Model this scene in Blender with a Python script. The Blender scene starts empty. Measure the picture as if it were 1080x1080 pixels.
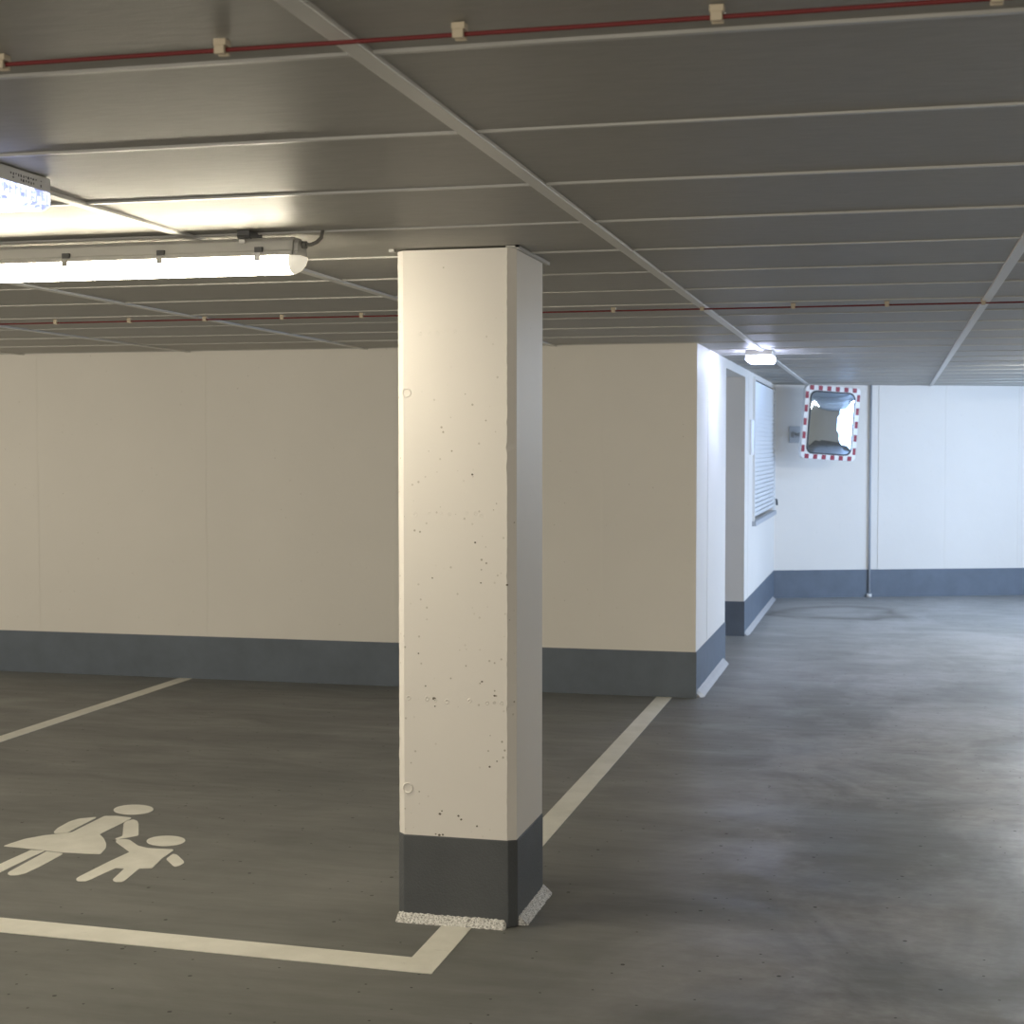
import bpy, bmesh, math, random
from mathutils import Vector, Matrix
random.seed(7)
C = bpy.context.scene.collection
S = bpy.context.scene
PI = math.pi

# ------------------------------------------------------------------ camera
CH = 1.62
yaw, pitch = .2422, .0424
cam_d = bpy.data.cameras.new('camera'); cam = bpy.data.objects.new('camera', cam_d); C.objects.link(cam)
cam.location = (0, 0, CH)
cam.rotation_euler = (PI/2 - pitch, 0, yaw)
cam_d.sensor_fit = 'HORIZONTAL'; cam_d.sensor_width = 24; cam_d.lens = 24*1617/1080
cam_d.clip_start = .05; cam_d.clip_end = 100
cam_d.dof.use_dof = True; cam_d.dof.focus_distance = 5.3; cam_d.dof.aperture_fstop = 5.6
S.camera = cam

# ------------------------------------------------------------------ world, light, exposure
w = bpy.data.worlds.new('world'); S.world = w; w.use_nodes = True
w.node_tree.nodes['Background'].inputs[0].default_value = (.55, .7, 1, 1)
w.node_tree.nodes['Background'].inputs[1].default_value = .25
S.view_settings.view_transform = 'Standard'; S.view_settings.look = 'None'
S.view_settings.exposure = 0; S.view_settings.gamma = 1; S.view_settings.use_curve_mapping = False
S.cycles.max_bounces = 10; S.cycles.diffuse_bounces = 7; S.cycles.glossy_bounces = 4
S.cycles.sample_clamp_indirect = 6
S.cycles.use_denoising = True

TUBE_E = 47          # radiance of the fluorescent diffusers
LED_E = 4.2
DAY_W = 150

def area(name, loc, rot, sx, sy, power, col):
    l = bpy.data.lights.new(name, 'AREA'); l.shape = 'RECTANGLE'; l.size = sx; l.size_y = sy
    l.energy = power; l.color = col
    o = bpy.data.objects.new(name, l); C.objects.link(o); o.location = loc; o.rotation_euler = rot
    return o
# daylight that falls in through the garage entrance on the right of the aisle
area('entrance_daylight', (6.6, 13.2, 1.25), (0, PI/2, -.08), 2.1, 4.4, DAY_W, (.50, .68, 1)).data.spread = 1.75
# added fill lights for more ambient, behind and left of the camera
area('rear_fill_light', (-1.5, -3.72, 1.35), (PI/2, 0, 0), 9, 1.6, 195, (1, .91, .74))
area('left_fill_light', (-8.22, 4.0, 1.35), (0, -PI/2, 0), 1.6, 9, 108, (1, .88, .66))

# ------------------------------------------------------------------ materials
def mat(name, col=(.8,.8,.8), rough=.5, metal=0, emis=None, es=0, spec=.5, trans=0):
    m = bpy.data.materials.new(name); m.use_nodes = True
    b = m.node_tree.nodes['Principled BSDF']
    b.inputs['Base Color'].default_value = (*col, 1); b.inputs['Roughness'].default_value = rough
    b.inputs['Metallic'].default_value = metal; b.inputs['Specular IOR Level'].default_value = spec
    b.inputs['Transmission Weight'].default_value = trans
    if emis: b.inputs['Emission Color'].default_value = (*emis, 1); b.inputs['Emission Strength'].default_value = es
    return m
class NT:
    def __init__(s, m): s.t = m.node_tree; s.b = s.t.nodes['Principled BSDF']
    def n(s, ty, **k):
        x = s.t.nodes.new(ty)
        for a, v in k.items():
            if a.startswith('i_'): x.inputs[a[2:].replace('_', ' ')].default_value = v
            else: setattr(x, a, v)
        return x
    def l(s, a, b): s.t.links.new(a, b)
    def coord(s, scale=(1,1,1)):
        c = s.n('ShaderNodeTexCoord'); mp = s.n('ShaderNodeMapping'); mp.inputs['Scale'].default_value = scale
        s.l(c.outputs['Object'], mp.inputs['Vector']); return mp.outputs[0]
    def noise(s, v, sc, det=4, rough=.6, dist=0):
        x = s.n('ShaderNodeTexNoise'); x.inputs['Scale'].default_value = sc; x.inputs['Detail'].default_value = det
        x.inputs['Roughness'].default_value = rough; x.inputs['Distortion'].default_value = dist
        s.l(v, x.inputs['Vector']); return x.outputs['Fac']
    def ramp(s, f, pts):
        r = s.n('ShaderNodeValToRGB'); e = r.color_ramp.elements
        while len(e) < len(pts): e.new(.5)
        for el, (p, c) in zip(e, pts):
            el.position = p; el.color = (*c, 1) if len(c) == 3 else c
        s.l(f, r.inputs[0]); return r.outputs['Color']
    def mix(s, f, a, b, mode='MIX'):
        x = s.n('ShaderNodeMix', data_type='RGBA', blend_type=mode)
        if isinstance(f, float): x.inputs[0].default_value = f
        else: s.l(f, x.inputs[0])
        for i, v in ((6, a), (7, b)):
            if isinstance(v, tuple): x.inputs[i].default_value = (*v, 1)
            else: s.l(v, x.inputs[i])
        return x.outputs[2]
    def math(s, op, a, b=0.):
        x = s.n('ShaderNodeMath', operation=op)
        for i, v in ((0, a), (1, b)):
            if isinstance(v, (int, float)): x.inputs[i].default_value = v
            else: s.l(v, x.inputs[i])
        return x.outputs[0]
    def bump(s, h, st, d=.01, prev=None):
        x = s.n('ShaderNodeBump'); x.inputs['Strength'].default_value = st; x.inputs['Distance'].default_value = d
        s.l(h, x.inputs['Height'])
        if prev: s.l(prev, x.inputs['Normal'])
        return x.outputs[0]
    def pits(s, v, sc, r, keep=.35, dim='3D'):
        # sparse round spots: voronoi cells, a random share of them used
        x = s.n('ShaderNodeTexVoronoi', voronoi_dimensions=dim); x.inputs['Scale'].default_value = sc; s.l(v, x.inputs['Vector'])
        d = s.math('LESS_THAN', x.outputs['Distance'], r)
        sep = s.n('ShaderNodeSeparateColor'); s.l(x.outputs['Color'], sep.inputs[0])
        k = s.math('LESS_THAN', sep.outputs[0], keep)
        return s.math('MULTIPLY', d, k)

G = {}
def wallpaint(name, col, pitcol, pitscale, keep, rough=.55, r=.09):
    m = mat(name, col, rough); t = NT(m); v = t.coord()
    c = t.ramp(t.noise(v, 1.3, 3), [(.3, tuple(x*.965 for x in col)), (.7, col)])
    p = t.pits(v, pitscale, r, keep)
    cl = t.ramp(t.noise(v, 4, 2), [(.45, (0,0,0)), (.6, (1,1,1))])
    sep = t.n('ShaderNodeSeparateColor'); t.l(cl, sep.inputs[0])
    p = t.math('MULTIPLY', p, sep.outputs[0])
    t.l(t.mix(p, c, pitcol), t.b.inputs['Base Color'])
    b = t.bump(t.noise(v, 9, 4), .18, .01)
    b = t.bump(t.noise(v, 160, 2), .10, .002, b)
    b = t.bump(t.math('MULTIPLY', p, -1.), .6, .004, b)
    t.l(b, t.b.inputs['Normal']); return m
G['wall'] = wallpaint('white_wall_paint', (.80, .77, .725), (.55, .52, .47), 26, .3)
G['col'] = wallpaint('white_column_paint', (.84, .80, .75), (.46, .42, .35), 38, .6, .5, .14)
G['seam'] = mat('wall_joint', (.785, .755, .71), .6)
def dado(name, col, sc, st):
    m = mat(name, col, .5); t = NT(m); v = t.coord()
    t.l(t.ramp(t.noise(v, 5, 4), [(.3, tuple(x*.88 for x in col)), (.7, tuple(x*1.08 for x in col))]), t.b.inputs['Base Color'])
    t.l(t.bump(t.noise(v, sc, 3), st, .004), t.b.inputs['Normal']); return m
G['dado'] = dado('grey_base_paint', (.122, .150, .190), 25, .12)
G['dadocol'] = dado('rough_grey_base_paint', (.085, .092, .10), 170, .6)

def floor_mat():
    m = mat('floor_coating', (.17,.17,.17), .45); t = NT(m)
    v = t.coord(); vs = t.coord((.6, 1.3, 1)); 
    f = t.noise(vs, 1.4, 6, .62, .4)
    c = t.ramp(f, [(.28, (.125,.128,.120)), (.5, (.162,.165,.153)), (.72, (.215,.213,.200))])
    # finer trowel streaks
    f2 = t.noise(t.coord((.6, 5, 1)), 3.0, 5, .6)
    c = t.mix(.35, c, t.ramp(f2, [(.3, (.13,.13,.125)), (.7, (.25,.245,.24))]))
    # dusty, driven-over patches, only on the aisle
    sx = t.n('ShaderNodeSeparateXYZ'); t.l(v, sx.inputs[0])
    aisle = t.n('ShaderNodeMapRange'); aisle.inputs[1].default_value = -1.25; aisle.inputs[2].default_value = -.2
    t.l(sx.outputs['X'], aisle.inputs[0])
    pf = t.noise(t.coord((1.0, .75, 1)), 1.15, 5, .65, .6)
    pr = t.ramp(pf, [(.42, (0,0,0)), (.62, (1,1,1))])
    sp = t.n('ShaderNodeSeparateColor'); t.l(pr, sp.inputs[0])
    pm = t.math('MULTIPLY', sp.outputs[0], aisle.outputs[0])
    c = t.mix(t.math('MULTIPLY', pm, .65), c, (.46, .455, .47))
    mo = t.ramp(t.noise(t.coord((1, 1.5, 1)), 9, 6, .72, .3), [(.36, (0,0,0)), (.66, (1,1,1))])
    sm = t.n('ShaderNodeSeparateColor'); t.l(mo, sm.inputs[0])
    c = t.mix(t.math('MULTIPLY', t.math('MULTIPLY', sm.outputs[0], aisle.outputs[0]), .35), c, (.12, .115, .11))
    c = t.mix(t.math('MULTIPLY', sm.outputs[0], .10), c, (.12, .12, .11))
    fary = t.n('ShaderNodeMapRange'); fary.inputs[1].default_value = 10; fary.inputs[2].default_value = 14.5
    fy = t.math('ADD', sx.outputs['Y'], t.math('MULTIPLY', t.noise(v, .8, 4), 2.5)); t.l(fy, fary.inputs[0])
    c = t.mix(t.math('MULTIPLY', fary.outputs[0], .45), c, (.40, .405, .41))   # pale dust, and the far end's brighter light put into the colour
    # dried puddle ring in the far corner
    vd = t.n('ShaderNodeVectorMath', operation='ADD')
    nz = t.n('ShaderNodeTexNoise'); nz.inputs['Scale'].default_value = .9; t.l(v, nz.inputs['Vector'])
    vm = t.n('ShaderNodeVectorMath', operation='SCALE'); vm.inputs['Scale'].default_value = 1.5
    t.l(nz.outputs['Color'], vm.inputs[0]); t.l(v, vd.inputs[0]); t.l(vm.outputs[0], vd.inputs[1])
    mp = t.n('ShaderNodeMapping'); mp.inputs['Location'].default_value = (-.3, -16.05, 0); mp.inputs['Scale'].default_value = (1, 1, 0)
    t.l(vd.outputs[0], mp.inputs['Vector'])
    ln = t.n('ShaderNodeVectorMath', operation='LENGTH'); t.l(mp.outputs[0], ln.inputs[0])
    ring = t.ramp(ln.outputs['Value'], [(.30, (0,0,0)), (.52, (1,1,1)), (.60, (.3,.3,.3)), (.72, (0,0,0))])
    sr = t.n('ShaderNodeSeparateColor'); t.l(ring, sr.inputs[0])
    c = t.mix(t.math('MULTIPLY', sr.outputs[0], .7), c, (.09, .085, .075))
    # specks
    p = t.pits(v, 2.4, .017, .7, '2D'); p2 = t.pits(v, 7, .030, .4, '2D')
    c = t.mix(t.math('MAXIMUM', p, p2), c, (.02,.018,.016))
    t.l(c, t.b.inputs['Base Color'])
    r = t.ramp(t.noise(vs, 2.2, 5, .65, .5), [(.3, (.34,)*3), (.7, (.60,)*3)])
    t.l(r, t.b.inputs['Roughness'])
    b = t.bump(f2, .10, .01); b = t.bump(t.noise(v, 60, 3), .12, .002, b)
    t.l(b, t.b.inputs['Normal']); t.b.inputs['Specular IOR Level'].default_value = .6
    return m
G['floor'] = floor_mat()
def ceil_mat():
    m = mat('ceiling_panel', (.27,.255,.235), .5); t = NT(m)
    vs = t.coord((1.6, 6, 1))
    f = t.noise(vs, 7, 4, .6, .8)
    t.l(t.ramp(f, [(.3, (.315,.305,.28)), (.7, (.36,.35,.322))]), t.b.inputs['Base Color'])
    t.l(t.bump(f, .22, .004), t.b.inputs['Normal']); return m
G['ceil'] = ceil_mat()
G['gap'] = mat('ceiling_gap', (.05,.048,.044), .8)
G['cross'] = mat('cross_bar_metal', (.48,.475,.455), .35)
G['tee'] = mat('main_bar_metal', (.66,.65,.62), .4)
def paintline():
    m = mat('white_road_paint', (.62,.60,.53), .55); t = NT(m); v = t.coord((1, 1, 1))
    c = t.ramp(t.noise(v, 6, 5, .6), [(.3, (.72,.70,.62)), (.65, (.84,.815,.735))])
    sc = t.noise(t.coord((1, 8, 1)), 9, 4, .7)
    c = t.mix(t.math('MULTIPLY', t.math('LESS_THAN', sc, .33), .35), c, (.30,.29,.26))
    t.l(c, t.b.inputs['Base Color']); return m
G['paint'] = paintline()
def sealant():
    m = mat('speckled_sealant', (.6,.6,.6), .35); t = NT(m); v = t.coord()
    f = t.noise(v, 190, 3, .7)
    t.l(t.ramp(f, [(.34, (.12,.115,.11)), (.44, (.60,.58,.55)), (.56, (.97,.96,.93))]), t.b.inputs['Base Color'])
    t.l(t.bump(f, .8, .006), t.b.inputs['Normal']); return m
G['seal'] = sealant()
G['sealgrey'] = mat('grey_sealant', (.45,.45,.46), .4)
G['tube'] = mat('lit_diffuser', (.9,.9,.88), .4, emis=(1, .905, .70), es=TUBE_E)
G['warmtube'] = mat('lit_warm_diffuser', (.9,.9,.88), .4, emis=(1, .90, .68), es=105)
G['coolfill'] = mat('cool_fill_diffuser', (.9,.9,.9), .4, emis=(.56, .74, 1), es=110)
G['neutraltube'] = mat('lit_neutral_diffuser', (.9,.9,.9), .4, emis=(.92, .93, .90), es=105)
G['tubeend'] = mat('clear_end', (.86,.86,.84), .25, emis=(1,.9,.7), es=.5)
G['hous'] = mat('grey_housing', (.50,.49,.46), .4)
G['steel'] = mat('stainless', (.7,.69,.66), .22, 1)
G['darkm'] = mat('dark_metal', (.10,.10,.10), .4, .6)
G['cable'] = mat('grey_cable', (.17,.165,.15), .5)
G['whiteplastic'] = mat('white_plastic', (.74,.74,.73), .4)
G['led'] = mat('lit_led_cover', (.9,.92,1), .2, emis=(.66,.72,1), es=LED_E)
G['ledfar'] = mat('bright_led_cover', (.9,.92,1), .2, emis=(.62,.68,1), es=50)
t_ = NT(G['led']); f_n = t_.noise(t_.coord((1, .35, 1)), 70, 3, .7)
t_.l(t_.ramp(f_n, [(.44, (.07, .09, .22)), (.53, (.45, .52, .95)), (.62, (1, 1, 1))]), t_.b.inputs['Emission Color'])
G['ledclear'] = mat('clear_ribbed_cover', (.75,.82,1), .15, emis=(.6,.68,1), es=.8)
G['red'] = mat('red_wire', (.16,.012,.013), .6)
G['clip'] = mat('beige_clip', (.55,.47,.35), .5)
G['mirror'] = mat('mirror_glass', (.70,.83,1), .03, 1)
G['mwhite'] = mat('mirror_frame_white', (.88,.88,.88), .35)
G['mred'] = mat('mirror_frame_red', (.30,.008,.03), .35)
G['rubber'] = mat('dark_rubber', (.06,.07,.08), .5)
G['galv'] = mat('galvanised', (.50,.52,.54), .4, .7)
G['blind'] = mat('white_slat', (.80,.82,.84), .4)
G['sill'] = mat('grey_sill', (.42,.45,.50), .4)
G['glass'] = mat('window_glass', (.35,.4,.45), .05, trans=.6)
G['doorgrey'] = mat('grey_door_paint', (.40,.41,.42), .4)
G['sign'] = mat('sign_white', (.8,.8,.82), .4)
G['ink'] = mat('dark_print', (.06,.06,.08), .5)
G['conduit'] = mat('conduit_grey', (.42,.45,.50), .45)

# ------------------------------------------------------------------ helpers
def bx(bm, x0, x1, y0, y1, z0, z1, mi=0, M=None):
    vs = [bm.verts.new((x, y, z)) for z in (z0, z1) for y in (y0, y1) for x in (x0, x1)]
    for f in ((0,2,3,1), (4,5,7,6), (0,1,5,4), (2,6,7,3), (0,4,6,2), (1,3,7,5)):
        fc = bm.faces.new([vs[i] for i in f]); fc.material_index = mi
    if M:
        for v in vs: v.co = M @ v.co
    return vs
def prism(bm, pts, z0, z1, mi=0):
    a = [bm.verts.new((x, y, z0)) for x, y in pts]; b = [bm.verts.new((x, y, z1)) for x, y in pts]
    n = len(pts); fs = [bm.faces.new(a[::-1]), bm.faces.new(b)]
    for i in range(n): fs.append(bm.faces.new((a[i], a[(i+1) % n], b[(i+1) % n], b[i])))
    for f in fs: f.material_index = mi
    return a + b
def extr(bm, prof, x0, x1, mi=0, M=None, smooth=False):
    """profile in (y,z) swept along x"""
    a = [bm.verts.new((x0, y, z)) for y, z in prof]; b = [bm.verts.new((x1, y, z)) for y, z in prof]
    n = len(prof); fs = [bm.faces.new(a[::-1]), bm.faces.new(b)]
    for i in range(n):
        f = bm.faces.new((a[i], a[(i+1) % n], b[(i+1) % n], b[i])); f.smooth = smooth; fs.append(f)
    for f in fs: f.material_index = mi
    if M:
        for v in a+b: v.co = M @ v.co
    return a + b
def tube(bm, pts, r, seg=10, mi=0):
    rings = []; pts = [Vector(p) for p in pts]
    for i, p in enumerate(pts):
        d = (pts[min(i+1, len(pts)-1)] - pts[max(i-1, 0)]).normalized()
        u = d.orthogonal().normalized() if i == 0 else (u - d*u.dot(d)).normalized()
        v = d.cross(u)
        rings.append([bm.verts.new(p + (u*math.cos(2*PI*k/seg) + v*math.sin(2*PI*k/seg))*r) for k in range(seg)])
    for a, b in zip(rings, rings[1:]):
        for k in range(seg):
            f = bm.faces.new((a[k], a[(k+1) % seg], b[(k+1) % seg], b[k])); f.smooth = True; f.material_index = mi
    for r_ in (rings[0][::-1], rings[-1]): bm.faces.new(r_).material_index = mi
def obj(name, bm, m, parent=None, loc=None, bevel=0):
    bmesh.ops.recalc_face_normals(bm, faces=bm.faces)
    L = Vector(loc) if loc else (Vector(parent['_l']) if parent else Vector((0,0,0)))
    if L.length: bmesh.ops.translate(bm, verts=bm.verts, vec=-L)
    me = bpy.data.meshes.new(name); bm.to_mesh(me); bm.free()
    for x in (m if isinstance(m, (list, tuple)) else [m]): me.materials.append(x)
    o = bpy.data.objects.new(name, me); C.objects.link(o)
    if parent:
        o.parent = parent if parent.type == 'EMPTY' or True else None
        base = Vector(parent['_l']); o.location = L - base
    else: o.location = L
    o['_l'] = list(L)
    if bevel:
        b = o.modifiers.new('bevel', 'BEVEL'); b.width = bevel; b.segments = 2; b.limit_method = 'ANGLE'
    return o
def thing(name, label, cat, loc, group=None):
    o = bpy.data.objects.new(name, None); C.objects.link(o); o.empty_display_size = .1
    o.location = loc; o['_l'] = list(loc); o['label'] = label; o['category'] = cat
    if group: o['group'] = group
    return o
def tag(o, label, cat, group=None):
    o['label'] = label; o['category'] = cat
    if group: o['group'] = group
    return o
def struct(o, label=None, cat=None):
    o['kind'] = 'structure'
    if label: o['label'] = label
    if cat: o['category'] = cat
    return o
def B(): return bmesh.new()

H = 2.285
XC = -1.21      # plane of the corridor wall
YB = 9.84       # plane of the bay's back wall
YF0, SL = 16.60, 1.0/2.62
def yf(x): return YF0 + (x + 1.21)*SL

# ------------------------------------------------------------------ floor
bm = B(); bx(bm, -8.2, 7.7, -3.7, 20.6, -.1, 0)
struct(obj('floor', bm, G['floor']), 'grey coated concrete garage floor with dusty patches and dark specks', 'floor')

# ------------------------------------------------------------------ ceiling
TX = [-7.34, -6.04, -4.75, -3.45, -2.15, -.87, .41, 1.69, 2.97, 4.25, 5.53, 6.81]
SY = [2.48 + .664*k for k in range(-9, 28)]
bm = B()
bx(bm, -8.2, 7.7, -3.7, 20.6, H+.012, H+.15, 1)
xs = [-8.2] + TX + [7.7]; ys = [-3.7] + [y for y in SY if y < 20.4] + [20.6]
for i in range(len(xs)-1):
    for j in range(len(ys)-1):
        dz = random.uniform(-.0012, .0012)
        bx(bm, xs[i]+.004, xs[i+1]-.004, ys[j]+.004, ys[j+1]-.004, H+dz, H+.014, 0)
        if j: bx(bm, xs[i]+.019, xs[i+1]-.019, ys[j]-.007, ys[j]+.007, H-.005, H+.01, 2)
struct(obj('ceiling', bm, [G['ceil'], G['gap'], G['cross']]), 'grey suspended ceiling of wide matt panels with thin light cross joints', 'ceiling')
for k, x in enumerate(TX):
    bm = B(); bx(bm, x-.019, x+.019, -3.7, 20.6, H-.009, H+.005)
    struct(obj('trim_%d' % (k+1), bm, G['tee'], loc=(x, 8, H), bevel=.002))

# ------------------------------------------------------------------ walls
ZT = H
def joints(bm, items, z0=.30, z1=2.26):
    for M, u in items: pass
bm = B()
bx(bm, -8.2, XC-.25, YB, YB+.28, 0, ZT, 0); bx(bm, XC-.25, XC-.0005, YB-.0005, YB+.002, 0, ZT, 0)
for x, wd in ((-5.93, .006), (-4.63, .008), (-1.83, .007), (-3.25, .006), (-7.2, .006)):
    bx(bm, x-wd, x+wd, YB-.0012, YB+.01, .305, ZT-.03, 1)
wall_back = struct(obj('wall_back', bm, [G['wall'], G['seam']]), 'off white painted concrete wall behind the parking bay', 'wall')
bm = B(); bx(bm, -8.2, XC+.005, YB-.005, YB+.02, 0, .297)
struct(obj('baseboard_back', bm, G['dado']), None)
# corridor wall: block, niche, stretch with the blind
NY0, NY1, LZ = 11.62, 13.18, 2.215
WY0, WY1, WZ0, WZ1 = 13.98, 16.42, .95, 2.235
bm = B()
bx(bm, XC-.25, XC, YB+.0, NY0, 0, ZT, 0)
bx(bm, XC-.25, XC, NY0, NY1, LZ, ZT, 0)                 # lintel
bx(bm, XC-.25, XC, NY1, WY0, 0, ZT, 0)
bx(bm, XC-.25, XC, WY0, WY1, 0, WZ0, 0)
bx(bm, XC-.25, XC, WY0, WY1, WZ1, ZT, 0)
bx(bm, XC-.25, XC, WY1, 16.95, 0, ZT, 0)
bx(bm, XC-1.3, XC-.25, NY1, NY1+.2, 0, ZT, 0)           # niche far jamb
bx(bm, XC-1.3, XC-.25, NY0-.2, NY0, 0, ZT, 0)
bx(bm, XC-1.4, XC-1.2, NY0-.2, NY1+.2, 0, ZT, 0)
bx(bm, XC-1.3, XC-.25, NY0, NY1, LZ, ZT, 0)
for y in (10.45, 13.5): bx(bm, XC-.01, XC+.002, y-.006, y+.006, .305, ZT-.05, 1)
struct(obj('wall_corridor', bm, [G['wall'], G['seam']]), 'white painted wall along the aisle with a deep doorway niche', 'wall')
bm = B()
bx(bm, XC-.02, XC+.005, YB+.02, NY0+.002, 0, .297)
bx(bm, XC-.02, XC+.005, NY1-.004, 16.62, 0, .297)
bx(bm, XC-1.2, XC-.02, NY1-.004, NY1+.02, 0, .297)
struct(obj('baseboard_corridor', bm, G['dado']))
# door in the back of the niche
d1 = struct(thing('door_1', 'grey steel door at the back of the niche', 'door', (XC-1.2, 12.4, 0)))
bm = B(); bx(bm, XC-1.2, XC-1.17, 11.9, 12.9, 0, 2.05)
obj('door_leaf', bm, G['doorgrey'], d1, bevel=.003)
bm = B()
for a in ((11.85, 11.9, 0, 2.1), (12.9, 12.95, 0, 2.1), (11.9, 12.9, 2.05, 2.1)): bx(bm, XC-1.2, XC-1.155, *a)
obj('door_frame', bm, G['doorgrey'], d1)
bm = B(); tube(bm, [(XC-1.17, 12.0, 1.05), (XC-1.12, 12.0, 1.05), (XC-1.115, 12.03, 1.05), (XC-1.115, 12.13, 1.05)], .009)
obj('door_handle', bm, G['steel'], d1)
# far wall, set at an angle
def farpt(x, off=0):      # off: metres out of the wall towards the aisle
    n = Vector((SL, -1)).normalized(); return (x + n.x*off, yf(x) + n.y*off)
bm = B(); prism(bm, [(-1.21, yf(-1.21)), (7.7, yf(7.7)), (7.7, yf(7.7)+.3), (-1.21, yf(-1.21)+.3)], 0, ZT, 0)
def fstrip(bm, x, hw, z0, z1, off, mi):
    a = farpt(x-hw, -.01); b = farpt(x+hw, -.01); c = farpt(x+hw, off); d = farpt(x-hw, off)
    prism(bm, [a, d, c, b], z0, z1, mi)
for x in (.58, 1.36): fstrip(bm, x, .008, .305, ZT-.02, .0025, 1)
fstrip(bm, -.12, .012, .305, ZT-.02, .006, 0)
struct(obj('wall_far', bm, [G['wall'], G['seam']]), 'white painted concrete wall at the far end of the aisle', 'wall')
bm = B(); prism(bm, [farpt(-1.215, .006), farpt(7.6, .006), farpt(7.6, -.02), farpt(-1.215, -.02)], 0, .297)
struct(obj('baseboard_far', bm, G['dado']))
# the walls outside the frame
bm = B()   # long low openings in wall_left and wall_front, added for the fill lights
bx(bm, -8.4, -8.2, -3.7, -.55, 0, ZT); bx(bm, -8.4, -8.2, 8.55, 10.1, 0, ZT); bx(bm, -8.4, -8.2, -.55, 8.55, 0, .5); bx(bm, -8.4, -8.2, -.55, 8.55, 2.2, ZT)
struct(obj('wall_left', bm, G['wall']))
bm = B()
bx(bm, -8.4, -6.05, -3.9, -3.7, 0, ZT); bx(bm, 3.05, 7.9, -3.9, -3.7, 0, ZT); bx(bm, -6.05, 3.05, -3.9, -3.7, 0, .5); bx(bm, -6.05, 3.05, -3.9, -3.7, 2.2, ZT)
struct(obj('wall_front', bm, G['wall']))
bm = B()
bx(bm, 7.1, 7.3, -3.7, 12.3, 0, ZT); bx(bm, 7.1, 7.3, 16.9, 20.6, 0, ZT); bx(bm, 7.1, 7.3, 12.3, 16.9, 2.22, ZT)
struct(obj('wall_right', bm, G['wall']))

# ------------------------------------------------------------------ window with blind
w1 = struct(thing('window_1', 'window in the corridor wall covered by a white slatted blind', 'window', (XC, (WY0+WY1)/2, WZ0)))
bm = B(); bx(bm, XC-.16, XC-.15, WY0, WY1, WZ0, WZ1); obj('window_pane', bm, G['glass'], w1)
bm = B()
for a in ((WY0, WY0+.05, WZ0, WZ1), (WY1-.05, WY1, WZ0, WZ1), (WY0, WY1, WZ0, WZ0+.05), (WY0, WY1, WZ1-.05, WZ1)):
    bx(bm, XC-.18, XC-.13, *a)
obj('window_frame', bm, G['whiteplastic'], w1)
bm = B(); n = 30
for k in range(n):
    z = WZ0 + .03 + (WZ1-WZ0-.05)*k/n
    h = (WZ1-WZ0-.05)/n
    M = Matrix.Translation((XC+.004, 0, z+h/2)) @ Matrix.Rotation(math.radians(24), 4, 'Y')
    bx(bm, -.003, .003, WY0-.02, WY1+.02, -h*.52, h*.52, 0, M)
obj('window_blind', bm, G['blind'], w1)
bm = B(); bx(bm, XC, XC+.022, WY0-.05, WY0-.022, WZ0, WZ1+.02); obj('blind_rail', bm, G['blind'], w1)
bm = B(); bx(bm, XC, XC+.022, WY1+.022, WY1+.05, WZ0, WZ1+.02); obj('blind_rail', bm, G['blind'], w1)
bm = B(); bx(bm, XC-.12, XC+.035, WY0-.06, WY1+.06, WZ0-.045, WZ0-.002); obj('window_sill', bm, G['sill'], w1, bevel=.003)
bm = B(); tube(bm, [(XC+.002, 16.53, 1.06), (XC+.03, 16.53, 1.06), (XC+.035, 16.53, 1.0)], .012)
obj('blind_crank', bm, G['rubber'], w1)
# small sign panel edge-on
bm = B(); bx(bm, XC, XC+.018, 13.60, 13.88, 1.55, 1.86)
tag(obj('wall_sign', bm, G['sign'], loc=(XC, 13.74, 1.55), bevel=.002), 'small pale panel fixed on the aisle wall between niche and slatted blind', 'sign')

# ------------------------------------------------------------------ bay markings
def flat(name, polys, m, z=.0025, z0=.0002):
    bm = B()
    for p in polys: prism(bm, p, z0, z)
    return obj(name, bm, m)
marks = flat('bay_marking', [
    [(-1.46, 4.585), (-1.355, 4.455), (-1.355, 4.935), (-1.46, 4.935)],
    [(-1.46, 5.395), (-1.355, 5.395), (-1.36, YB-.02), (-1.46, YB-.02)],
    [(-4.83, 4.60), (-4.73, 4.52), (-4.73, YB-.02), (-4.83, YB-.02)],
    [(-1.46, 4.585), (-4.83, 4.705), (-4.83, 4.60), (-2.9, 4.50), (-1.39, 4.455), (-1.355, 4.455)],
    ], G['paint'])
tag(marks, 'off white painted line outlining the parking bay on the grey floor', 'marking')

# pictogram: pixel outlines taken from the floor, laid back on the floor plane
f_ = 1617.
def onfloor(px, py):
    a = (px-540)/f_; b = (py-540)/f_
    R = cam.rotation_euler.to_matrix(); d = R @ Vector((a, -b, -1)); t = -CH/d.z
    return (d.x*t, d.y*t)
def q(p): return onfloor(p[0]/4.909, 820 + p[1]/4.909)
def ell(cx, cy, rx, ry, n=36, tilt=0):
    return [(cx+rx*math.cos(2*PI*k/n), cy+ry*math.sin(2*PI*k/n) - tilt*rx*math.cos(2*PI*k/n)) for k in range(n)]
def smooth(pts, it=1):
    for _ in range(it):
        o = []
        for i in range(len(pts)):
            a, b = Vector(pts[i]), Vector(pts[(i+1) % len(pts)])
            e = min(.25, 4.0/max((b-a).length, .01)) if _ == 0 else .25
            o += [tuple(a.lerp(b, e)), tuple(a.lerp(b, 1-e))]
        pts = o
    return pts
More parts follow.
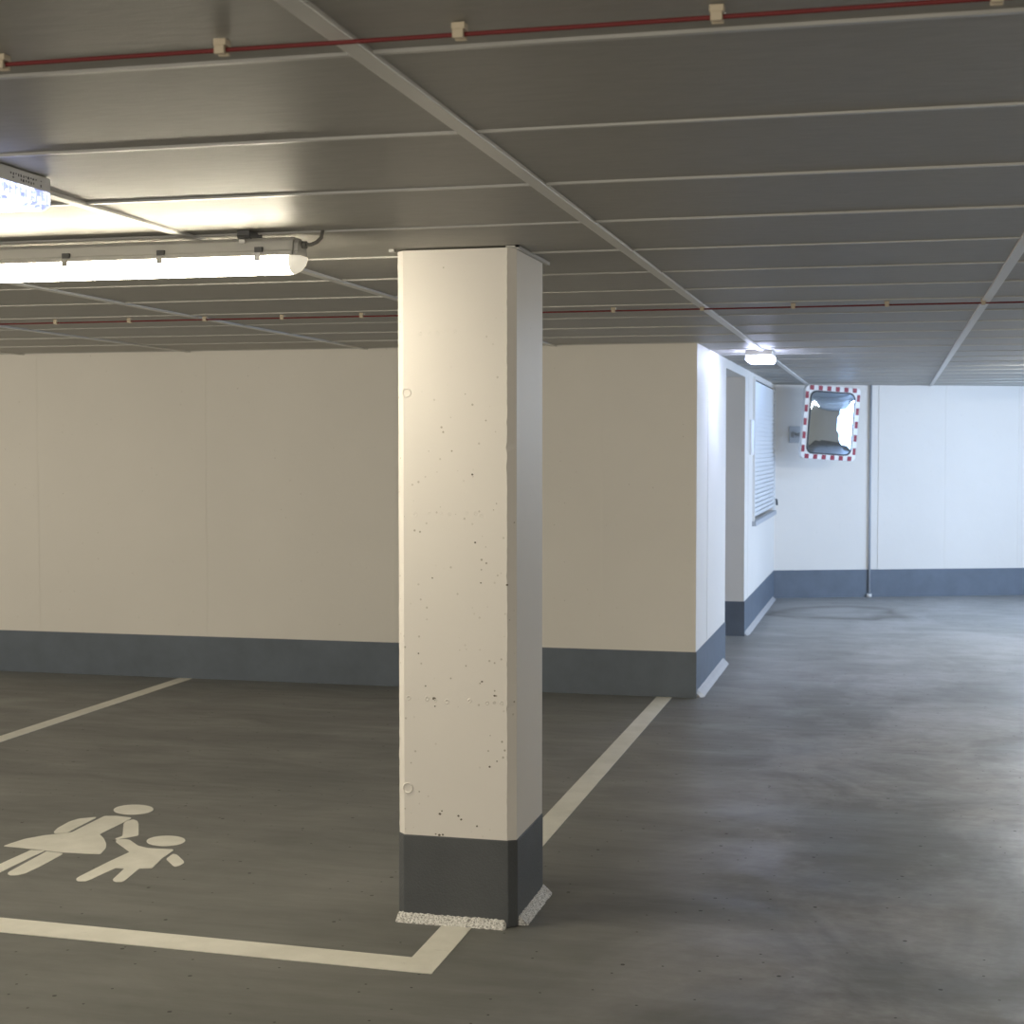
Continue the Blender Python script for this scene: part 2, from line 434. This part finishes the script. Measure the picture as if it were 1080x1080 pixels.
woman = [
    ell(691, 168, 103, 25, tilt=.02),
    smooth([(278,284),(300,263),(360,230),(410,215),(498,207),(495,212),(430,245),(352,286),(320,290),(282,291)]),
    smooth([(18,357),(60,342),(130,320),(230,302),(372,286),(540,202),(600,201),(680,210),(676,216),(515,296),(538,318),(550,345),(548,368),(520,398),(440,395),(300,387),(100,364)]),
    smooth([(160,378),(232,381),(150,420),(0,494),(-60,512),(-110,506),(-70,482)]),
    smooth([(240,386),(325,395),(318,403),(210,462),(130,499),(90,508),(50,508),(38,500),(48,490)]),
    smooth([(640,240),(655,228),(690,219),(712,228),(718,245),(717,302),(640,316),(600,323),(597,318),(634,306)]),
]
child = [
    ell(859, 330, 100, 26, tilt=.02),
    smooth([(598,334),(606,324),(648,322),(672,326),(715,356),(765,368),(840,372),(895,374),(898,380),(862,405),(840,420),(788,471),(722,473),(650,532),(632,542),(595,542),(582,532),(645,473),(598,470),(470,530),(440,540),(400,538),(393,528),(410,516),(560,440),(672,388)]),
    smooth([(860,424),(895,398),(916,402),(952,436),(953,444),(930,458),(906,463),(895,457)]),
]
def pict(name, polys, label):
    P = [[q(p) for p in poly] for poly in polys]
    cx = sum(p[0] for p in P[0])/len(P[0]); cy = sum(p[1] for p in P[0])/len(P[0])
    bm = B()
    for p in P: prism(bm, p, .0003, .0026)
    for f in list(bm.faces): pass
    return tag(obj(name, bm, G['paint'], loc=(cx, cy, 0)), label, 'marking')
pict('woman_pictogram', woman, 'white floor pictogram of a woman in a skirt reaching down to a child')
pict('child_pictogram', child, 'white floor pictogram of a small child with spread arms beside the woman figure')

# ------------------------------------------------------------------ column
cx0, cx1, cy0, cy1 = -1.627, -1.212, 4.95, 5.385
col = thing('concrete_column', 'square white concrete column with a dark grey painted foot, standing at the bay corner', 'column', ((cx0+cx1)/2, (cy0+cy1)/2, 0))
def chamf(x0, x1, y0, y1, c): return [(x0+c, y0), (x1-c, y0), (x1, y0+c), (x1, y1-c), (x1-c, y1), (x0+c, y1), (x0, y1-c), (x0, y0+c)]
bm = B()
# shaft with slightly ragged front arrises
rows = []
zs = [.296 + (2.279-.296)*k/120 for k in range(121)]
for z in zs:
    r = lambda s: random.gauss(0, s)
    j = [r(.0007) - (random.random() < .10)*random.uniform(.001, .004) for _ in range(2)]
    c = .026
    pts = [(cx0+c, cy0), (cx1-c-.002+j[0], cy0), (cx1, cy0+c*.85), (cx1, cy1-c), (cx1-c, cy1), (cx0+c, cy1), (cx0, cy1-c), (cx0-.0+j[1]*.3, cy0+c)]
    rows.append([bm.verts.new((x, y, z)) for x, y in pts])
for a, b in zip(rows, rows[1:]):
    for k in range(8): bm.faces.new((a[k], a[(k+1) % 8], b[(k+1) % 8], b[k]))
bm.faces.new(rows[0][::-1]); bm.faces.new(rows[-1])
shaft = obj('column_shaft', bm, G['col'], col)
bm = B(); prism(bm, chamf(cx0-.003, cx1+.003, cy0-.003, cy1+.003, .027), 0, .298)
obj('painted_foot', bm, G['dadocol'], col, bevel=.004)
# dents and tie-hole rings
def ring(bm, x, z, ro, ri, out=.0022, n=20):
    for k in range(n):
        a0, a1 = 2*PI*k/n, 2*PI*(k+1)/n
        for (r0, o0, r1, o1) in ((ro, .0, (ro+ri)/2, out), ((ro+ri)/2, out, ri, .0)):
            f = bm.faces.new([bm.verts.new((x+r*math.cos(a), cy0-o-.0002, z+r*math.sin(a))) for r, a, o in ((r0,a0,o0), (r0,a1,o0), (r1,a1,o1), (r1,a0,o1))])
bm = B()
ring(bm, -1.589, 1.803, .017, .011); ring(bm, -1.589, .458, .020, .013, .003)
for x in (-1.585, -1.52, -1.49, -1.45, -1.31, -1.285, -1.26, -1.37): ring(bm, x, .765+random.uniform(-.006,.004), random.uniform(.006,.011), .003, .0015, 12)
for x in (-1.56, -1.51, -1.47, -1.44, -1.38, -1.35, -1.33): ring(bm, x, 1.395+random.uniform(-.006,.006), random.uniform(.006,.010), .003, .0009, 12)
for x in (-1.54, -1.51, -1.48, -1.45, -1.42): ring(bm, x, 2.005+random.uniform(-.004,.006), random.uniform(.005,.009), .003, .0009, 12)
bmesh.ops.remove_doubles(bm, verts=bm.verts, dist=1e-5)
obj('cast_dents', bm, G['col'], col)
bm = B()
for (x, z, r) in ((-1.495,.768,.007),(-1.492,.742,.003),(-1.40,.36,.004),(-1.41,.372,.004),(-1.475,.375,.005),(-1.468,.385,.003),(-1.477,.302,.005),(-1.465,.304,.004),(-1.49,.305,.003),
                  (-1.30,.545,.004),(-1.275,.565,.003),(-1.327,.832,.004),(-1.283,.786,.004),(-1.35,1.30,.004),(-1.33,1.165,.003),(-1.525,.81,.003),(-1.36,1.528,.004),(-1.55,.92,.003),(-1.50,1.178,.003),(-1.345,.34,.004),(-1.24,1.16,.004)):
    n = 9; a = [bm.verts.new((x+r*math.cos(2*PI*k/n)*random.uniform(.7,1.1), cy0-.0007, z+r*math.sin(2*PI*k/n)*random.uniform(.6,1))) for k in range(n)]
    b = [bm.verts.new((v.co.x, cy0+.004, v.co.z)) for v in a]
    bm.faces.new(a); bm.faces.new(b[::-1])
    for k in range(n): bm.faces.new((a[k], a[(k+1)%n], b[(k+1)%n], b[k]))
obj('air_pits', bm, mat('pit_shadow_grime', (.15,.13,.10), .8), col)
# sealant fillets at the foot (front and right side)
def fillet(name, parent, p0, p1, out, s, m, seg=60, jit=.0025):
    """triangular bead from p0 to p1 (xy) leaning on a wall, out = unit xy away from the wall"""
    bm = B(); rows = []; p0, p1, out = Vector(p0), Vector(p1), Vector(out)
    for k in range(seg+1):
        p = p0.lerp(p1, k/seg); e = .6 if k in (0, seg) else 1
        a, b = (s*e+random.uniform(-jit, jit)), (s*e+random.uniform(-jit, jit))
        o = p - out*.002
        m1 = p + out*(a*.55)
        rows.append([bm.verts.new((o.x, o.y, .001)), bm.verts.new((p.x+out.x*a, p.y+out.y*a, .001)),
                     bm.verts.new((m1.x, m1.y, b*.52+random.uniform(-jit, jit)*.5)), bm.verts.new((o.x, o.y, b))])
    for r0, r1 in zip(rows, rows[1:]):
        for k in range(4): bm.faces.new((r0[k], r0[(k+1)%4], r1[(k+1)%4], r1[k]))
    bm.faces.new(rows[0][::-1]); bm.faces.new(rows[-1])
    return obj(name, bm, m, parent)
a = fillet('sealant_bead', col, (cx0+.0, cy0-.003), (cx1-.03, cy0-.003), (0, -1), .030, G['seal'])
a['label'] = 'speckled silvery sealant bead'
a = fillet('sealant_bead', col, (cx1+.003, cy0+.035), (cx1+.003, cy1-.0), (1, 0), .032, G['seal'])
a['label'] = 'speckled silvery sealant bead'
# thin metal edging where the column meets the ceiling
bm = B()
bx(bm, cx1+.002, cx1+.014, cy0-.01, cy1+.03, H-.012, H-.001)
bx(bm, cx0-.02, cx0-.002, cy0-.012, cy0+.01, H-.010, H-.001)
bx(bm, cx1-.03, cx1+.014, cy0-.010, cy0-.001, H-.007, H-.001)
obj('ceiling_edging', bm, G['cross'], col)
# bead at the aisle corner of the wall
fb = fillet('sealant_bead', None, (XC+.005, YB+.02), (XC+.005, NY0-.12), (1, 0), .045, G['sealgrey'], 40, .002)
fb.name = 'trim_20'; struct(fb)
fb = fillet('sealant_bead', None, (XC+.005, NY1+.02), (XC+.005, 16.5), (1, 0), .035, G['sealgrey'], 40, .002)
fb.name = 'trim_21'; struct(fb)

# ------------------------------------------------------------------ fluorescent batten
def arc(cy, cz, r, a0, a1, n): return [(cy+r*math.cos(a0+(a1-a0)*k/n), cz+r*math.sin(a0+(a1-a0)*k/n)) for k in range(n+1)]
def batten(x1, y, label, L=1.57, glow='tube'):
    """x1: right end, y: centre line"""
    x0 = x1 - L
    t = thing('tube_light', label, 'light', ((x0+x1)/2, y, H), 'tube lights under the ceiling')
    zh0, zh1 = 2.205, 2.262
    bm = B()
    prof = [(y-.052, zh0), (y-.052, zh0+.012), (y-.047, zh0+.016), (y-.043, zh1-.012), (y-.030, zh1), (y+.030, zh1), (y+.043, zh1-.012), (y+.047, zh0+.016), (y+.052, zh0+.012), (y+.052, zh0)]
    extr(bm, prof, x0+.02, x1-.02)
    p2 = [(y+(a-y)*.82, zh0+(b-zh0)*.85) for a, b in prof]
    extr(bm, p2, x1-.021, x1-.006); extr(bm, p2, x0+.006, x0+.021)
    obj('housing', bm, G['hous'], t, bevel=.002)
    bm = B()   # U-shaped diffuser, ends rounded
    rows = []
    secs = [(x0, .30), (x0+.006, .62), (x0+.018, .86), (x0+.035, 1), (x1-.035, 1), (x1-.018, .86), (x1-.006, .62), (x1, .30)]
    for x, s in secs:
        pr = [(y-.047, zh0-.0005), (y-.047, zh0-.022)] + arc(y, zh0-.022, .047, PI, 2*PI, 10)[1:-1] + [(y+.047, zh0-.022), (y+.047, zh0-.0005)]
        rows.append([bm.verts.new((x, y+(a-y)*(.5+.5*s), zh0+(b-zh0)*s*.78)) for a, b in pr])
    n = len(rows[0])
    for i, (a, b) in enumerate(zip(rows, rows[1:])):
        for k in range(n):
            f = bm.faces.new((a[k], a[(k+1) % n], b[(k+1) % n], b[k])); f.smooth = True
            f.material_index = 0 if i == 3 else 1
    for r_, mi in ((rows[0][::-1], 1), (rows[-1], 1)): bm.faces.new(r_).material_index = mi
    obj('diffuser', bm, [G[glow], G['tubeend']], t)
    for k in range(5):
        for sgn in (-1, 1):
            x = x1 - .13 - k*.327; bm = B(); s = sgn
            yy = sorted((y+s*.052, y+s*.060))
            bx(bm, x-.010, x+.010, yy[0], yy[1], zh0-.016, zh0+.008, 0)
            yy = sorted((y+s*.046, y+s*.058))
            bx(bm, x-.010, x+.014, yy[0], yy[1], zh0+.010, zh0+.026, 1)
            obj('clip', bm, [G['steel'], G['darkm']], t)
    for x in (x1-.18, x0+.18):
        bm = B(); bx(bm, x-.02, x+.02, y-.05, y+.05, zh1, H-.001, 0); bx(bm, x-.012, x+.008, y-.056, y-.046, zh1-.018, zh1-.006, 1)
        tube(bm, [(x-.02, y-.05, zh1+.006), (x+.022, y-.055, zh1+.003), (x+.028, y-.05, zh1-.004)], .0025)
        obj('mounting_bracket', bm, [G['darkm'], G['steel']], t)
    bm = B(); z = zh1-.022
    tube(bm, [(x1-.012, y, z), (x1+.008, y, z)], .012)
    tube(bm, [(x1+.008, y, z), (x1+.022, y, z), (x1+.040, y+.004, z+.008), (x1+.052, y+.01, z+.022), (x1+.056, y+.016, H+.004)], .006)
    obj('cable', bm, G['cable'], t)
    return t
batten(-1.757, 4.45, 'lit tube light under the ceiling, left of the white column')
# its sisters out of the frame that light the rest of the garage
batten(3.1, 7.72, 'lit tube light over the aisle, right of the camera view', glow='warmtube')
batten(2.64, 12.6, 'lit tube light over the far end of the aisle', glow='neutraltube')
batten(2.95, 15.1, 'added cool white fill tube light close to the far wall', glow='coolfill')  # unseen lamp, added to brighten the far end with cool light
batten(-4.9, 4.45, 'lit tube light over the left neighbouring bay')

# ------------------------------------------------------------------ emergency lights
def emergency(x0, x1, y0, y1, label, glow='led'):
    t = thing('emergency_light', label, 'light', ((x0+x1)/2, (y0+y1)/2, H), 'small square lit emergency lights')
    bm = B(); bx(bm, x0, x1, y0, y1, H-.038, H-.001); obj('housing', bm, G['whiteplastic'], t, bevel=.004)
    bm = B()
    c = .012
    a = [(x0+.002, y0+.002), (x1-.002, y0+.002), (x1-.002, y1-.002), (x0+.002, y1-.002)]
    b = [(x0+c, y0+c), (x1-c, y0+c), (x1-c, y1-c), (x0+c, y1-c)]
    ra = [bm.verts.new((*p, H-.0385)) for p in a]; rb = [bm.verts.new((*p, H-.068)) for p in a]; rc = [bm.verts.new((*p, H-.080)) for p in b]
    for r0, r1 in ((ra, rb), (rb, rc)):
        for k in range(4): bm.faces.new((r0[k], r0[(k+1)%4], r1[(k+1)%4], r1[k]))
    bm.faces.new(ra); bm.faces.new(rc[::-1])
    # ribs pressed into the cover
    n = 14
    for k in range(n):
        y = y0+.02 + (y1-y0-.04)*k/(n-1); bx(bm, x0+c, x1-c, y-.003, y+.003, H-.083, H-.079, 1)
        bx(bm, x1-.003, x1+.0005, y-.003, y+.003, H-.066, H-.042, 1)
    obj('light_cover', bm, [G[glow], G['ledclear']], t)
    bm = B(); random.seed(3)
    for row, z in ((0, H-.014), (1, H-.024)):
        y = y1-.045
        for k in range(13):
            wdt = random.choice((.003, .004, .006))
            if random.random() < .8: bx(bm, x1-.001, x1+.0006, y-wdt, y, z-random.choice((.003,.0045,.006)), z)
            y -= .011
            if y < y0+.05: break
    obj('print', bm, G['ink'], t)
emergency(-2.215, -2.028, 3.10, 3.445, 'small blue white emergency light at the left edge, before the tube light')
emergency(-.975, -.795, 10.62, 10.96, 'small blue white emergency light over the aisle near the wall corner', 'ledfar')

# ------------------------------------------------------------------ red wires on clips
def wire(y, x0, x1, label, slope=0):
    bm = B(); tube(bm, [(x0 + (x1-x0)*k/24, y + slope*(x0 + (x1-x0)*k/24), H-.018+.0006*math.sin(k*2)) for k in range(25)], .0038, 8)
    return tag(obj('red_wire', bm, G['red'], loc=((x0+x1)/2, y, H)), label, 'wire', 'red sensor wires')
wire(2.345, -7.5, 6.5, 'red wire stretched under the ceiling panels nearest the camera')
wire(7.235, -7.5, 6.5, 'red wire stretched across the ceiling behind the column')
clip0 = None
def clip(x, y, label, group):
    global clip0
    if clip0 is None:
        bm = B(); L = (x, y, H)
        bx(bm, x-.011, x+.011, y-.011, y+.011, H-.012, H-.001)
        bx(bm, x-.009, x+.009, y-.013, y-.005, H-.026, H-.012); bx(bm, x-.009, x+.009, y+.005, y+.013, H-.026, H-.012)
        clip0 = obj('wire_clip', bm, G['clip'], loc=L, bevel=.0015); o = clip0
    else:
        o = clip0.copy(); C.objects.link(o); o.location = (x, y, H)
    tag(o, label, 'clip', group)
for k in range(-1, 6):
    x = -1.47 + .403*k
    clip(x, 2.345, 'pale plastic clip on the red wire nearest the camera', 'clips of the near red wire')
for k in range(-3, 12):
    x = -4.24 + .4215*k
    if -2.1 < x < -1.75: pass
    clip(x, 7.235, 'tiny pale plastic clip on the red wire behind the column', 'clips of the far red wire')

# ------------------------------------------------------------------ traffic mirror
def mirror():
    cx, cy, cz = -.612, 16.22, 1.865
    t = thing('traffic_mirror', 'rectangular convex traffic mirror with red and white striped frame on the far wall', 'mirror', (cx, cy, cz))
    W2, H2 = .306, .383
    R = Matrix.Translation((cx, cy, cz)) @ Matrix.Rotation(math.radians(26), 4, 'Z') @ Matrix.Rotation(math.radians(2), 4, 'X') @ Matrix.Rotation(math.radians(3.6), 4, 'Y')
    def rr(w, h, r, n=8):
        o = []
        for (sx, sz, a) in ((1,1,0), (-1,1,PI/2), (-1,-1,PI), (1,-1,1.5*PI)):
            for k in range(n+1):
                b = a + PI/2*k/n; o.append((sx*(w-r)+r*math.cos(b), sz*(h-r)+r*math.sin(b)))
        return o
    def loft(bm, loops, close=True, smooth=True):
        rows = [[bm.verts.new(R @ Vector((x, y, z))) for x, z in lp] for lp, y in loops]
        n = len(rows[0])
        for a, b in zip(rows, rows[1:]):
            for k in range(n):
                f = bm.faces.new((a[k], a[(k+1)%n], b[(k+1)%n], b[k])); f.smooth = smooth
        return rows
    iw, ih = W2-.058, H2-.058
    bm = B(); O = rr(W2, H2, .05); I = rr(iw, ih, .07)
    loft(bm, [(rr(W2-.03, H2-.03, .05), .06), (O, .045), (O, .0), (rr(W2-.006, H2-.006, .048), -.006), (I, -.010), (I, .02)], smooth=False)
    r0 = [v for v in bm.verts][:len(O)]; bm.faces.new(r0)
    obj('mirror_frame', bm, G['mwhite'], t)
    def sq(a, b, wx, wz):
        bm = B(); bx(bm, a-wx, a+wx, -.0125, -.006, b-wz, b+wz, 0, R); obj('red_stripe', bm, G['mred'], t)
    for k in range(6):
        for s in (-1, 1): sq(-.2375 + .095*k, s*(H2-.029), .0215, .0235)
    for k in range(5):
        for s in (-1, 1): sq(s*(W2-.022), -.276 + .138*k, .0155, .035)
    bm = B(); loft(bm, [(rr(iw+.002, ih+.002, .07), -.008), (rr(iw+.001, ih+.001, .07), -.019), (rr(iw-.013, ih-.013, .062), -.019), (rr(iw-.013, ih-.013, .062), -.009)])
    obj('rubber_gasket', bm, G['rubber'], t)
    # convex glass
    bm = B(); N = 14; dep = .03; loops = []
    for k in range(N+1):
        s = 1 - k/N*.999
        lp = rr((iw-.012)*s, (ih-.012)*s, .062*s)
        loops.append(lp)
    rows = []
    Rm = ((iw)**2+(ih)**2)
    for lp in loops:
        rows.append([bm.verts.new(R @ Vector((x, -.012 - dep*.75*(1 - (x*x+z*z)/Rm), z))) for x, z in lp])
    n = len(rows[0])
    for a, b in zip(rows, rows[1:]):
        for k in range(n):
            f = bm.faces.new((a[k], a[(k+1)%n], b[(k+1)%n], b[k])); f.smooth = True
    f = bm.faces.new(rows[-1]); f.smooth = True
    obj('mirror_glass', bm, G['mirror'], t)
    # wall plate and arm
    px = -1.005; ang = math.atan(SL); P = farpt(px, 0)
    M = Matrix.Translation((P[0], P[1], 1.752)) @ Matrix.Rotation(ang, 4, 'Z')
    bm = B(); bx(bm, -.062, .062, -.012, 0, -.088, .088, 0, M); obj('wall_plate', bm, G['galv'], t, bevel=.003)
    bm = B()
    e = R @ Vector((0, .06, 0)); s_ = M @ Vector((0, -.012, 0)); mid = M @ Vector((.02, -.13, 0))
    tube(bm, [s_, mid, e], .02, 12)
    bx(bm, -.03, .03, -.05, -.012, -.03, .03, 0, M)
    obj('arm', bm, G['galv'], t)
mirror()

# thin pipe on the far wall
P = farpt(-.222, .022)
t = thing('wall_pipe', 'thin grey vertical pipe on the far wall, right of the traffic mirror', 'pipe', (P[0], P[1], 0))
bm = B(); tube(bm, [(P[0], P[1], .02), (P[0], P[1], H-.003)], .012, 12); obj('pipe', bm, G['conduit'], t)
bm = B(); tube(bm, [(P[0], P[1], .001), (P[0], P[1], .035)], .028, 12); obj('foot_collar', bm, G['whiteplastic'], t)

for o in bpy.data.objects:
    if '_l' in o: del o['_l']
